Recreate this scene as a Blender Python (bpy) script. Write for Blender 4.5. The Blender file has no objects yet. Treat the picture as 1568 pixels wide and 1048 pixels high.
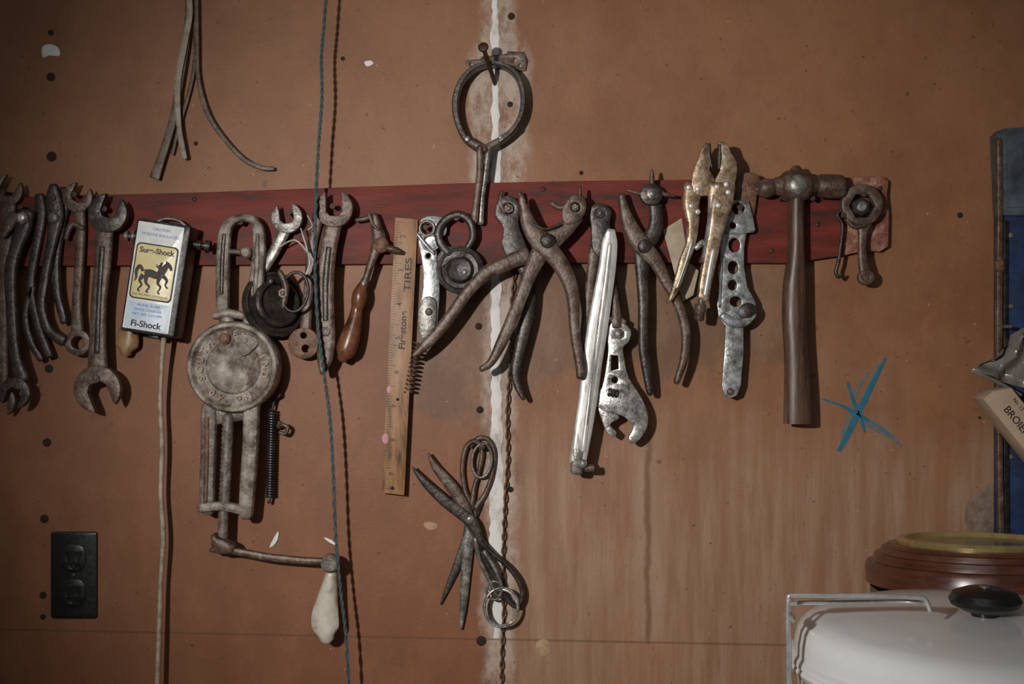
import bpy, bmesh, math, random
from mathutils import Vector, Matrix
random.seed(7)
scene = bpy.context.scene
scene.view_settings.view_transform = 'Standard'
D = 1.8
CZ = 1.4
col = scene.collection

# ------------------------------------------------------------------ materials
def newmat(name):
    m = bpy.data.materials.new(name); m.use_nodes = True
    nt = m.node_tree
    b = nt.nodes['Principled BSDF']
    return m, nt, b

def M(name, cols, scale=60, metal=0.0, rough=0.6, bump=0.3, lo=0.33, hi=0.67, stretch=(1, 1, 1), fine=4.0, spec=.5):
    m, nt, b = newmat(name)
    b.inputs['Specular IOR Level'].default_value = spec
    tc = nt.nodes.new('ShaderNodeTexCoord')
    mp = nt.nodes.new('ShaderNodeMapping'); mp.inputs['Scale'].default_value = stretch
    nt.links.new(tc.outputs['Object'], mp.inputs[0])
    n = nt.nodes.new('ShaderNodeTexNoise'); n.inputs['Scale'].default_value = scale
    n.inputs['Detail'].default_value = 8; n.inputs['Roughness'].default_value = 0.68
    nt.links.new(mp.outputs[0], n.inputs['Vector'])
    r = nt.nodes.new('ShaderNodeValToRGB')
    el = r.color_ramp.elements
    while len(el) < len(cols): el.new(0.5)
    for i, c in enumerate(cols):
        el[i].position = lo + (hi - lo) * i / max(1, len(cols) - 1)
        el[i].color = (*c, 1)
    nt.links.new(n.outputs['Fac'], r.inputs[0])
    nt.links.new(r.outputs[0], b.inputs['Base Color'])
    b.inputs['Metallic'].default_value = metal
    n2 = nt.nodes.new('ShaderNodeTexNoise'); n2.inputs['Scale'].default_value = scale * fine
    n2.inputs['Detail'].default_value = 4
    nt.links.new(mp.outputs[0], n2.inputs['Vector'])
    bp = nt.nodes.new('ShaderNodeBump'); bp.inputs['Strength'].default_value = bump
    bp.inputs['Distance'].default_value = 0.0015
    nt.links.new(n2.outputs['Fac'], bp.inputs['Height']); nt.links.new(bp.outputs[0], b.inputs['Normal'])
    mr = nt.nodes.new('ShaderNodeMapRange')
    mr.inputs['To Min'].default_value = max(0.05, rough - 0.15); mr.inputs['To Max'].default_value = min(1, rough + 0.15)
    nt.links.new(n2.outputs['Fac'], mr.inputs['Value']); nt.links.new(mr.outputs[0], b.inputs['Roughness'])
    return m

RUST = M('rusty_steel', [(.020, .014, .011), (.062, .036, .024), (.10, .062, .044), (.15, .115, .09), (.24, .19, .155)], 48, .25, .45, .6, .28, .74)
RUST2 = M('brown_rust', [(.04, .020, .012), (.13, .058, .028), (.21, .12, .075)], 90, .15, .55, .6)
DARK = M('dark_oiled_steel', [(.010, .008, .007), (.030, .024, .020), (.058, .044, .036), (.15, .13, .11)], 46, .3, .40, .5, .28, .74)
STEEL = M('worn_steel', [(.06, .05, .042), (.16, .145, .13), (.34, .32, .29)], 60, .45, .38, .35)
BRIGHT = M('bright_steel', [(.32, .30, .28), (.64, .62, .58), (.80, .79, .76)], 26, .4, .33, .12, stretch=(2, 2, .5))
GALV = M('galvanised_steel', [(.09, .08, .07), (.26, .265, .26), (.48, .50, .50)], 60, .45, .36, .3)
CHROME = M('chrome', [(.13, .11, .09), (.42, .40, .38), (.72, .70, .67)], 60, .65, .3, .3)
BRASSY = M('yellowed_zinc', [(.08, .045, .025), (.28, .19, .115), (.52, .43, .32)], 55, .45, .36, .3)
CAST = M('chipped_painted_casting', [(.07, .04, .027), (.21, .17, .135), (.38, .335, .28)], 48, .1, .55, .7, .37, .64)
CASTL = M('cast_lettering', [(.15, .07, .04), (.28, .19, .13), (.4, .32, .25)], 55, .1, .55, .3)
CAST2 = M('grey_casting', [(.06, .04, .03), (.15, .12, .10), (.30, .26, .22)], 70, .2, .5, .6)
BLACKR = M('black_rubber', [(.008, .008, .008), (.018, .017, .016), (.045, .042, .040)], 50, 0, .4, .15)
BLACKP = M('black_plastic', [(.006, .006, .006), (.010, .010, .010)], 50, 0, .35, .03)
OILWOOD = M('oiled_hammer_wood', [(.026, .014, .010), (.080, .042, .025), (.15, .083, .052)], 14, 0, .42, .12, stretch=(6, 6, .6))
REDWOOD = M('varnished_handle_wood', [(.04, .014, .008), (.13, .045, .022), (.21, .09, .045)], 40, 0, .32, .1)
TANWOOD = M('tan_handle_wood', [(.20, .11, .05), (.36, .22, .10)], 40, 0, .4, .1)
RULER = M('ruler_wood', [(.09, .042, .018), (.28, .135, .055), (.38, .21, .095)], 26, 0, .5, .15, stretch=(3, 3, .6))
INK = M('black_ink', [(.02, .012, .008), (.035, .02, .012)], 50, 0, .6, 0)
PINK = M('pink_paint', [(.45, .18, .22), (.55, .27, .30)], 80, 0, .6, 0)
IVORY = M('ivory_porcelain', [(.34, .29, .23), (.54, .49, .41), (.62, .57, .49)], 40, 0, .4, .15)
REDB = M('red_barn_paint', [(.060, .024, .018), (.145, .025, .018), (.190, .034, .025)], 16, 0, .6, .5, .36, .66, stretch=(.5, 1, 2.5), spec=.25)
REDWORN = M('red_paint_worn_end', [(.13, .04, .028), (.21, .07, .045), (.38, .24, .165)], 50, 0, .6, .4, spec=.3)
LEATHER = M('old_leather', [(.03, .018, .012), (.085, .052, .034), (.17, .12, .085)], 50, 0, .5, .4)
LEATHL = M('pale_leather', [(.14, .10, .07), (.34, .28, .21)], 60, 0, .5, .4)
TWINE = M('blue_green_twine', [(.03, .05, .052), (.08, .115, .12)], 200, 0, .7, .6)
CORD = M('dirty_beige_cord', [(.18, .125, .08), (.36, .28, .205), (.48, .40, .32)], 50, 0, .5, .2)
WHITEP = M('white_label', [(.60, .60, .58), (.78, .79, .77)], 30, 0, .35, .05)
YELLOWP = M('yellow_label', [(.62, .51, .25), (.72, .62, .35)], 30, 0, .35, .05)
BLUEINK = M('blue_ink', [(.05, .13, .38), (.12, .22, .5)], 60, 0, .6, 0)
BOXM = M('black_case', [(.008, .008, .008), (.018, .018, .018), (.05, .045, .04)], 60, .3, .4, .2)
PAPER = M('aged_paper', [(.30, .22, .14), (.48, .40, .29)], 30, 0, .7, .2)
CHALK = M('blue_marker_paint', [(.02, .09, .14), (.022, .14, .22)], 60, 0, .8, .1)
CHALK2 = M('blue_marker_dry_edge', [(.20, .13, .09), (.10, .13, .14), (.04, .14, .20)], 120, 0, .8, .1, .40, .62)
FILL = M('white_joint_filler', [(.24, .15, .10), (.42, .36, .31), (.60, .57, .53), (.70, .68, .65)], 24, 0, .8, .6, .30, .54, stretch=(1, 1, .5))
BLUEM = M('blue_painted_metal', [(.022, .022, .026), (.014, .03, .085), (.018, .045, .14)], 16, .1, .45, .3)
GREYM = M('grey_blue_metal', [(.03, .035, .04), (.065, .08, .092), (.11, .13, .145)], 20, .2, .4, .3)
PLAS = M('clear_grey_plastic', [(.10, .085, .07), (.22, .20, .175)], 20, 0, .22, .2)
CARDB = M('tan_cardboard', [(.36, .25, .165), (.46, .35, .25)], 12, 0, .7, .1)
ENAMEL = M('white_enamel', [(.66, .66, .65), (.74, .74, .73)], 6, 0, .16, .0)
BROWNL = M('brown_lacquered_wood', [(.045, .016, .009), (.080, .027, .014), (.105, .037, .018)], 12, 0, .25, .03, stretch=(1, 1, 5))
BRASS = M('polished_brass', [(.46, .34, .14), (.62, .49, .22)], 40, .7, .3, .02)
GLASS = M('clock_dial', [(.16, .13, .09), (.22, .18, .12)], 40, 0, .2, .0)
WIRE = M('shiny_wire', [(.40, .39, .37), (.62, .61, .6)], 60, .6, .28, .05)
NAIL = M('rusty_nail', [(.025, .014, .010), (.08, .036, .02)], 120, .3, .6, .4)
HOLE = M('dark_hole', [(.01, .006, .004), (.03, .015, .01)], 120, 0, .9, .3)
BENCHW = M('bench_wood', [(.08, .05, .03), (.18, .115, .07)], 10, 0, .7, .2, stretch=(.4, 3, 3))
CONC = M('concrete_floor', [(.14, .13, .12), (.22, .21, .19)], 8, 0, .8, .2)
STAIN = M('pale_knot', [(.30, .17, .09), (.44, .31, .18)], 100, 0, .7, .2)
GREYSP = M('grey_lichen_patch', [(.13, .07, .045), (.20, .14, .10), (.26, .20, .15)], 60, 0, .85, .5)
WHITESP = M('white_speck', [(.55, .53, .5), (.75, .74, .71)], 60, 0, .6, .1)

# ------------------------------------------------------------------ builder
class B: pass
cur = B()
def G(name, ref=30):
    cur.name = name; cur.v = []; cur.f = []; cur.m = []; cur.mats = []; cur.ref = ref
    cur.k = (D - ref / 1000.0) / D / 1000.0
    cur.x = None
def xf(cx=None, cy=0, deg=0):
    cur.x = None if cx is None else (cx, cy, math.cos(math.radians(deg)), math.sin(math.radians(deg)))
def T2(x, y):
    if cur.x:
        cx, cy, c, s = cur.x
        x, y = cx + x * c - y * s, cy + x * s + y * c
    return x, y
def W(x, y, d):
    x, y = T2(x, y)
    return Vector(((x - 784) * cur.k, -d / 1000.0, CZ + (524 - y) * cur.k))
def mi(mat):
    if mat not in cur.mats: cur.mats.append(mat)
    return cur.mats.index(mat)
def add(vs, fs, mat):
    o = len(cur.v); i = mi(mat)
    cur.v.extend(vs)
    for f in fs:
        cur.f.append([a + o for a in f]); cur.m.append(i)
def cat(P, sub, closed):
    n = len(P); out = []
    if n < 3 and not closed or sub <= 1: return [tuple(p) for p in P]
    rng = range(n) if closed else range(n - 1)
    for i in rng:
        if closed: p0, p1, p2, p3 = P[i - 1], P[i], P[(i + 1) % n], P[(i + 2) % n]
        else: p0, p1, p2, p3 = P[max(i - 1, 0)], P[i], P[i + 1], P[min(i + 2, n - 1)]
        for s in range(sub):
            t = s / sub
            out.append(tuple(0.5 * (2 * b + (c - a) * t + (2 * a - 5 * b + 4 * c - d_) * t * t + (-a + 3 * b - 3 * c + d_) * t ** 3)
                             for a, b, c, d_ in zip(p0, p1, p2, p3)))
    if not closed: out.append(tuple(P[-1]))
    return out
def limb(pts, mat, th=None, d=30, sq=2.0, sub=5, closed=False, n=12, cap=True):
    P = [(p[0], p[1], p[2], p[3] if len(p) > 3 else d) for p in pts]
    P = cat(P, sub, closed)
    C = [W(p[0], p[1], p[3]) for p in P]
    R = [max(p[2], .6) * 0.5 * cur.k for p in P]
    N = len(C); tan = []
    for i in range(N):
        a = C[i - 1] if (closed or i > 0) else C[i]
        b = C[(i + 1) % N] if (closed or i < N - 1) else C[i]
        t = (b - a)
        tan.append(t.normalized() if t.length > 1e-9 else Vector((0, 0, -1)))
    up = Vector((0, -1, 0))
    rings = []; prev = None
    for i in range(N):
        t = tan[i]
        if th is None:
            if prev is None:
                nn = t.cross(up)
                if nn.length < .1: nn = t.cross(Vector((0, 0, 1)))
            else:
                nn = prev - t * prev.dot(t)
            nn.normalize(); prev = nn
            dv = nn.cross(t).normalized(); hh = R[i]
        else:
            nn = t.cross(up)
            if nn.length < .05: nn = t.cross(Vector((0, 0, 1)))
            nn.normalize(); dv = nn.cross(t).normalized(); hh = th / 2000.0
        rings.append((C[i], nn, dv, R[i], hh, t))
    if cap and not closed:
        def capr(r, sg):
            c, nn, dv, a, b, t = r; q = min(a, b); o = []
            for f, s in ((.5, .87), (.87, .5)):
                o.append((c + t * sg * q * f, nn, dv, a - q * (1 - s), b - q * (1 - s), t))
            return o
        rings = list(reversed(capr(rings[0], -1))) + rings + capr(rings[-1], 1)
    vs = []; fs = []
    for c, nn, dv, a, b, t in rings:
        for j in range(n):
            an = 2 * math.pi * (j + .5) / n
            co, si = math.cos(an), math.sin(an)
            e = 2 / sq
            vs.append(c + nn * a * math.copysign(abs(co) ** e, co) + dv * b * math.copysign(abs(si) ** e, si))
    K = len(rings)
    for i in range(K if closed else K - 1):
        for j in range(n):
            a = i * n + j; b = i * n + (j + 1) % n
            i2 = (i + 1) % K
            fs.append([a, b, i2 * n + (j + 1) % n, i2 * n + j])
    if not closed:
        fs.append(list(range(n))[::-1]); fs.append([(K - 1) * n + j for j in range(n)])
    add(vs, fs, mat)
def grab(ob, mat, dmid):
    col.objects.link(ob)
    dg = bpy.context.evaluated_depsgraph_get(); dg.update()
    me = bpy.data.meshes.new_from_object(ob.evaluated_get(dg))
    vs = [Vector((v.co.x, -v.co.z - dmid / 1000.0, v.co.y)) for v in me.vertices]
    fs = [list(p.vertices) for p in me.polygons]
    add(vs, fs, mat)
    cu = ob.data
    bpy.data.objects.remove(ob); bpy.data.meshes.remove(me); bpy.data.curves.remove(cu)
def circ(x, y, r, n=20, ry=None, a0=0):
    ry = ry or r
    return [(x + r * math.cos(a0 + 2 * math.pi * i / n), y + ry * math.sin(a0 + 2 * math.pi * i / n)) for i in range(n)]
def plate(pts, d0, d1, mat, holes=(), smooth=0, bev=1.0):
    cu = bpy.data.curves.new('c', 'CURVE'); cu.dimensions = '2D'; cu.fill_mode = 'BOTH'
    loops = [cat(pts, smooth, True) if smooth else pts]
    for h in holes:
        loops.append(circ(*h) if isinstance(h, tuple) else h)
    for L in loops:
        sp = cu.splines.new('POLY'); sp.points.add(len(L) - 1); sp.use_cyclic_u = True
        for q, p in zip(sp.points, L):
            w = W(p[0], p[1], 0); q.co = (w.x, w.z, 0, 1)
    th = abs(d1 - d0) / 2000.0; bv = min(bev / 1000.0, th * .9)
    cu.extrude = th - bv; cu.bevel_depth = bv; cu.bevel_resolution = 1; cu.offset = -bv
    ob = bpy.data.objects.new('c', cu)
    grab(ob, mat, (d0 + d1) / 2)
def text(s, x, y, size, ang, d, mat, th=.4, bold=0.0, sx=1.0, shear=0):
    cu = bpy.data.curves.new('t', 'FONT'); cu.body = s; cu.size = size * cur.k; cu.align_x = 'CENTER'; cu.align_y = 'CENTER'
    cu.extrude = th / 2000.0; cu.offset = bold / 1000.0; cu.shear = shear
    ob = bpy.data.objects.new('t', cu)
    col.objects.link(ob)
    dg = bpy.context.evaluated_depsgraph_get(); dg.update()
    me = bpy.data.meshes.new_from_object(ob.evaluated_get(dg))
    c = W(x, y, d)
    base = 0
    if cur.x: base = -math.degrees(math.atan2(cur.x[3], cur.x[2]))
    a = math.radians(base + ang)
    vs = []
    for v in me.vertices:
        px, py = v.co.x * sx, v.co.y
        vs.append(Vector((c.x + px * math.cos(a) - py * math.sin(a), c.y - v.co.z, c.z + px * math.sin(a) + py * math.cos(a))))
    add(vs, [list(p.vertices) for p in me.polygons], mat)
    bpy.data.objects.remove(ob); bpy.data.meshes.remove(me); bpy.data.curves.remove(cu)
def lathe(x, y, d, prof, mat, ax=(0, 0, 1), n=32, sx=1.0):
    c = W(x, y, d)
    A = Vector((ax[0], -ax[2], ax[1])).normalized()
    U = A.cross(Vector((0, 0, 1)))
    if U.length < .1: U = A.cross(Vector((0, 1, 0)))
    U.normalize(); V = A.cross(U).normalized()
    vs = []; fs = []
    for r, h in prof:
        for j in range(n):
            an = 2 * math.pi * (j + .5) / n
            vs.append(c + A * h * cur.k + (U * math.cos(an) * sx + V * math.sin(an)) * max(r, .05) * cur.k)
    for i in range(len(prof) - 1):
        for j in range(n):
            fs.append([i * n + j, i * n + (j + 1) % n, (i + 1) * n + (j + 1) % n, (i + 1) * n + j])
    fs.append(list(range(n))[::-1]); fs.append([(len(prof) - 1) * n + j for j in range(n)])
    add(vs, fs, mat)
def ring(x, y, rx, ry, w, mat, d=30, th=None, a0=0, a1=360, rot=0, sq=2.0, tilt=0):
    full = abs(a1 - a0) >= 360
    n = 28; pts = []
    cr, sr = math.cos(math.radians(rot)), math.sin(math.radians(rot))
    for i in range(n if full else n + 1):
        a = math.radians(a0 + (a1 - a0) * i / n)
        u, v = rx * math.cos(a), ry * math.sin(a)
        pts.append((x + u * cr - v * sr, y + u * sr + v * cr, w, d + tilt * math.cos(a)))
    limb(pts, mat, th=th, sub=1, closed=full, sq=sq, n=10)
def coil(x1, y1, x2, y2, R, w, turns, mat, d=30):
    pts = []; n = int(turns * 10)
    L = math.hypot(x2 - x1, y2 - y1); nx, ny = -(y2 - y1) / L, (x2 - x1) / L
    for i in range(n + 1):
        t = i / n; a = 2 * math.pi * turns * t
        pts.append((x1 + (x2 - x1) * t + nx * R * math.cos(a), y1 + (y2 - y1) * t + ny * R * math.cos(a), w, d + R * math.sin(a)))
    limb(pts, mat, sub=1, n=6)
def box(x0, x1, y0, y1, z0, z1, mat):
    vs = [Vector((x, y, z)) for x in (x0, x1) for y in (y0, y1) for z in (z0, z1)]
    fs = [[0, 1, 3, 2], [4, 6, 7, 5], [0, 4, 5, 1], [2, 3, 7, 6], [0, 2, 6, 4], [1, 5, 7, 3]]
    add(vs, fs, mat)
def openend(cx, cy, R, ang, d0, d1, mat, nw=.5, depth=.15):
    a = math.radians(ang); L = []
    half = math.asin(nw)
    for i in range(25):
        t = a + half + (2 * math.pi - 2 * half) * i / 24
        L.append((cx + R * math.cos(t), cy - R * math.sin(t)))
    def q(u, v): return (cx + R * (u * math.cos(a) - v * math.sin(a)), cy - R * (u * math.sin(a) + v * math.cos(a)))
    L += [q(.75, -nw * .92), q(-depth + .1, -nw * .92), q(-depth - .12, -nw * .5), q(-depth - .12, nw * .5), q(-depth + .1, nw * .92), q(.75, nw * .92)]
    plate(L, d0, d1, mat, bev=1.5)
def boltnut(x, y, r, d0, h, mat, bolt=None):
    lathe(x, y, d0, [(r, 0), (r, h * .8), (r * .85, h)], mat, n=6)
    lathe(x, y, d0, [(r * .5, h * .5), (r * .5, h * 1.4), (r * .35, h * 1.55)], bolt or mat, n=14)
def rivet(x, y, r, d0, h, mat):
    lathe(x, y, d0, [(r, 0), (r * .95, h * .4), (r * .7, h * .85), (r * .2, h)], mat, n=16)
def done(bevel=0, angle=38):
    vs = cur.v
    mn = Vector((min(v.x for v in vs), min(v.y for v in vs), min(v.z for v in vs)))
    mx = Vector((max(v.x for v in vs), max(v.y for v in vs), max(v.z for v in vs)))
    c = (mn + mx) / 2
    me = bpy.data.meshes.new(cur.name)
    me.from_pydata([v - c for v in vs], [], cur.f)
    for m in cur.mats: me.materials.append(m)
    for p, i in zip(me.polygons, cur.m): p.material_index = i
    bm = bmesh.new(); bm.from_mesh(me)
    bmesh.ops.remove_doubles(bm, verts=bm.verts, dist=1e-6)
    bmesh.ops.recalc_face_normals(bm, faces=bm.faces)
    bm.to_mesh(me); bm.free()
    me.shade_smooth(); me.set_sharp_from_angle(angle=math.radians(angle))
    ob = bpy.data.objects.new(cur.name, me); ob.location = c
    col.objects.link(ob)
    return ob

# ------------------------------------------------------------------ wall
def wall_material():
    m, nt, b = newmat('brown_painted_plywood')
    L = nt.links
    tc = nt.nodes.new('ShaderNodeTexCoord'); sep = nt.nodes.new('ShaderNodeSeparateXYZ')
    L.new(tc.outputs['Object'], sep.inputs[0])
    X, Z = sep.outputs['X'], sep.outputs['Z']
    def mt(op, a, b_=None, c=None, clamp=False):
        n = nt.nodes.new('ShaderNodeMath'); n.operation = op; n.use_clamp = clamp
        for i, v in enumerate((a, b_, c)):
            if v is None: continue
            if isinstance(v, (int, float)): n.inputs[i].default_value = v
            else: L.new(v, n.inputs[i])
        return n.outputs[0]
    def sm(v, a, b_):
        n = nt.nodes.new('ShaderNodeMapRange'); n.interpolation_type = 'SMOOTHSTEP'
        L.new(v, n.inputs['Value']); n.inputs['From Min'].default_value = a; n.inputs['From Max'].default_value = b_
        return n.outputs[0]
    def noise(sc, det=6, rough=.6, st=(1, 1, 1), off=0):
        mp = nt.nodes.new('ShaderNodeMapping'); mp.inputs['Scale'].default_value = st; mp.inputs['Location'].default_value = (off, off, off)
        L.new(tc.outputs['Object'], mp.inputs[0])
        n = nt.nodes.new('ShaderNodeTexNoise'); n.inputs['Scale'].default_value = sc; n.inputs['Detail'].default_value = det; n.inputs['Roughness'].default_value = rough
        L.new(mp.outputs[0], n.inputs['Vector']); return n.outputs['Fac']
    def mix(f, a, b_):
        n = nt.nodes.new('ShaderNodeMix'); n.data_type = 'RGBA'
        if isinstance(f, (int, float)): n.inputs[0].default_value = f
        else: L.new(f, n.inputs[0])
        for i, v in ((6, a), (7, b_)):
            if isinstance(v, tuple): n.inputs[i].default_value = (*v, 1)
            else: L.new(v, n.inputs[i])
        return n.outputs[2]
    MUL = lambda a, b_: mt('MULTIPLY', a, b_)
    n1 = noise(3, 8, .65); n2 = noise(14, 9, .7, (1, 1, .6), 3)
    base = mix(sm(n1, .35, .65), (.205, .083, .036), (.265, .118, .054))
    base = mix(MUL(sm(n2, .42, .72), .40), base, (.30, .148, .075))
    n3 = noise(40, 8, .7, (1, 1, 1), 41)
    base = mix(MUL(sm(n3, .50, .70), .20), base, (.12, .052, .024))
    # reddish lower-left sheet
    left = MUL(sm(X, 0.0, -.06), sm(Z, 1.52, 1.48))
    base = mix(MUL(left, .6), base, mix(sm(n2, .4, .7), (.185, .066, .028), (.245, .095, .044)))
    # bare, paler lower-right sheet with vertical grain
    st = noise(9, 7, .65, (5, 1, .5), 5)
    st2 = noise(30, 6, .7, (6, 1, .35), 15)
    zz = mt('ADD', Z, MUL(mt('SUBTRACT', noise(4, 6, .65, (1, 1, 1), 9), .5), .55))
    rt = MUL(sm(X, -.04, .0), sm(zz, 1.38, 1.14))
    tan = mix(sm(st, .35, .7), (.26, .135, .075), (.37, .235, .155))
    tan = mix(MUL(sm(st2, .5, .7), .4), tan, (.22, .11, .06))
    base = mix(MUL(rt, .85), base, tan)
    # orange bloom
    ob = noise(7, 7, .7, (1, 1, 1), 61)
    base = mix(MUL(MUL(sm(ob, .52, .66), sm(X, .0, .1)), .4), base, (.31, .135, .058))
    # ghost of older grey paint below the rack
    gz = MUL(sm(zz, 1.33, 1.37), sm(Z, 1.53, 1.50))
    gx = MUL(sm(X, -.22, -.14), sm(X, .55, .35))
    base = mix(MUL(MUL(gz, gx), .6), base, mix(sm(n2, .4, .65), (.115, .070, .042), (.20, .128, .082)))
    # white smears along sheet joint
    dx = mt('ABSOLUTE', mt('ADD', X, .018))
    wz = MUL(sm(Z, 1.60, 1.66), sm(Z, 1.90, 1.83))
    wid = mt('ADD', .018, MUL(wz, .020))
    nn_ = noise(14, 8, .75, (1, 1, .5), 2)
    sme = MUL(sm(mt('SUBTRACT', mt('ADD', dx, MUL(mt('SUBTRACT', nn_, .5), .07)), wid), .016, -.006), sm(noise(26, 8, .8, (1, 1, .5), 12), .36, .56))
    base = mix(MUL(sme, .75), base, (.47, .40, .33))
    # dark stain outline at the joint
    sd = MUL(sm(dx, .05, .02), sm(noise(18, 7, .75, (1, 1, .7), 72), .50, .62))
    base = mix(MUL(sd, .5), base, (.12, .052, .028))
    # rust run at right
    ln = mt('ABSOLUTE', mt('ADD', mt('ADD', X, -.208), MUL(mt('SUBTRACT', noise(14, 4, .6, (1, 1, 1), 4), .5), .02)))
    rl = MUL(MUL(sm(ln, .0075, .001), sm(Z, 1.30, 1.22)), sm(Z, .93, .95))
    base = mix(MUL(MUL(MUL(sm(ln, .03, .008), sm(Z, 1.30, 1.2)), sm(Z, .93, .95)), .35), base, (.40, .29, .21))
    base = mix(MUL(rl, .75), base, (.16, .068, .030))
    # horizontal joint
    hz = mt('ABSOLUTE', mt('SUBTRACT', mt('ADD', Z, MUL(X, .02)), .944))
    base = mix(MUL(sm(hz, .0022, .0008), .55), base, (.10, .045, .02))
    # sparse specks
    for sc, off, a, c_, f in ((150, 21, .70, (.05, .025, .015), .75), (70, 31, .715, (.07, .03, .016), .7), (95, 51, .725, (.42, .32, .24), .6), (38, 81, .715, (.085, .04, .022), .6)):
        sp = noise(sc, 2, .5, (1, 1, 1), off)
        base = mix(MUL(sm(sp, a, a + .04), f), base, c_)
    L.new(base, b.inputs['Base Color'])
    b.inputs['Roughness'].default_value = .55; b.inputs['Specular IOR Level'].default_value = .35
    bp = nt.nodes.new('ShaderNodeBump'); bp.inputs['Strength'].default_value = .3; bp.inputs['Distance'].default_value = .003
    L.new(mt('ADD', n2, MUL(noise(160, 3, .6), .4)), bp.inputs['Height']); L.new(bp.outputs[0], b.inputs['Normal'])
    return m
def plainbox(name, x0, x1, y0, y1, z0, z1, mat):
    G(name, 0); box(x0, x1, y0, y1, z0, z1, mat)
    me = bpy.data.meshes.new(name); me.from_pydata(cur.v, [], cur.f); me.materials.append(mat)
    bm = bmesh.new(); bm.from_mesh(me); bmesh.ops.recalc_face_normals(bm, faces=bm.faces); bm.to_mesh(me); bm.free()
    ob = bpy.data.objects.new(name, me); col.objects.link(ob); return ob
plainbox('wall_back', -2, 2, 0, .06, 0, 2.5, wall_material())
plainbox('floor', -2, 2, -3, .06, -.05, 0, CONC)

# joint filler strip
G('joint_filler_1', 0)
Lf = []; Rt = []
y = -30; hw = 5
while y < 985:
    base = 758 + (y / 1000.0) * 3
    hw += random.uniform(-1.6, 1.6); hw = min(max(hw, 4.2), 8.5)
    ww = hw + (3 if 470 < y < 960 else 0)
    wob = random.uniform(-1.3, 1.3)
    Lf.append((base - ww + wob, y)); Rt.append((base + ww + wob, y)); y += 8
plate(Lf + Rt[::-1], -1, 1.2, FILL, bev=.4)
done()

G('wall_nail_heads', 0)
for x, y, r in [(78, 118, 6), (79, 240, 7), (78, 50, 4), (75, 565, 6), (72, 678, 6), (68, 795, 6), (66, 912, 5), (66, 945, 4), (733, 500, 5), (735, 628, 5), (737, 982, 7),
                (783, 25, 5), (781, 160, 4), (782, 750, 4), (300, 220, 3), (525, 90, 3), (890, 265, 3), (1160, 275, 3), (1470, 330, 4), (1500, 640, 2), (735, 855, 4)]:
    lathe(x, y, 0, [(r * 1.15, -.5), (r * 1.1, .6), (r * .6, 1.4), (r * .1, 1.5)], HOLE, n=14)
done()
G('white_paint_fleck', 0)
plate([(65, 72), (78, 68), (90, 74), (91, 86), (76, 85), (66, 88)], -.5, 1, WHITESP, smooth=3, bev=.3)
plate([(558, 95), (568, 93), (572, 98), (562, 102)], -.5, 1, WHITESP, smooth=3, bev=.3)
done()
G('white_tape_scrap', 0)
plate([(413, 838), (419, 825), (427, 813), (426, 826), (419, 836)], -.5, 3, WHITEP, smooth=2, bev=.3)
plate([(496, 823), (508, 827), (516, 835), (505, 831)], -.5, 3, WHITEP, smooth=2, bev=.3)
done()
G('pale_wall_patch', 0)
plate(circ(832, 992, 12, 14, 13), -.5, .8, STAIN, smooth=2, bev=.3)
plate([(648, 803), (655, 799), (668, 802), (670, 809), (656, 812)], -.5, .8, STAIN, smooth=2, bev=.3)
done()
G('grey_lichen_patch', 0)
plate([(1482, 770), (1495, 755), (1515, 742), (1531, 750), (1536, 775), (1530, 800), (1518, 822), (1498, 820), (1478, 800)], -.5, 2, GREYSP, smooth=3, bev=.6)
done()
G('blue_star_mark', 0)
for P in ([(1356, 549, 4), (1340, 580, 8), (1318, 625, 10), (1298, 665, 10), (1284, 691, 6)],
          [(1258, 611, 3), (1285, 620, 4), (1312, 634, 7), (1330, 645, 6)],
          [(1298, 586, 4), (1306, 612, 6), (1318, 640, 6), (1324, 662, 4)]):
    limb(P, CHALK, th=.9, d=.3, n=8)
for P in ([(1315, 640, 12), (1340, 654, 14), (1362, 668, 10), (1380, 684, 3)], [(1330, 570, 4), (1312, 600, 5), (1300, 640, 6), (1290, 665, 6)], [(1350, 556, 8), (1330, 600, 12), (1302, 655, 14), (1288, 688, 9)]):
    limb(P, CHALK2, th=.5, d=.2, n=8)
done()

# ------------------------------------------------------------------ rack board
G('tool_rack_board', 10)
plate([(-40, 305), (100, 301), (300, 296), (500, 289), (700, 282), (900, 278), (1100, 276), (1290, 273), (1290, 392), (1205, 404), (1000, 403), (800, 404),
       (600, 405), (300, 407), (100, 408), (-40, 409)], 0, 18, REDB, bev=1.5)
plate([(1290, 273), (1350, 271), (1358, 278), (1356, 300), (1359, 330), (1358, 378), (1345, 386), (1320, 385), (1290, 392)], 0, 18, REDWORN, bev=1.5)
for x, y in [(832, 291), (1250, 345), (300, 306), (1180, 385), (610, 372), (1345, 290)]: rivet(x, y, 4, 17.5, 2, NAIL)
done()
G('hanging_nails', 28)
NAILS = [(12, 296), (38, 320), (88, 305), (120, 300), (166, 322), (445, 328), (512, 318), (653, 350), (700, 336), (778, 318), (884, 318), (918, 325),
         (993, 296), (1090, 300), (1130, 320), (1198, 306), (1240, 306), (1318, 300), (1287, 332), (372, 342)]
for x, y in NAILS:
    lathe(x, y, 17, [(2.2, 0), (2.2, 28), (4.5, 28.5), (4.3, 30), (1, 30.5)], NAIL, n=12)
done()

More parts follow.
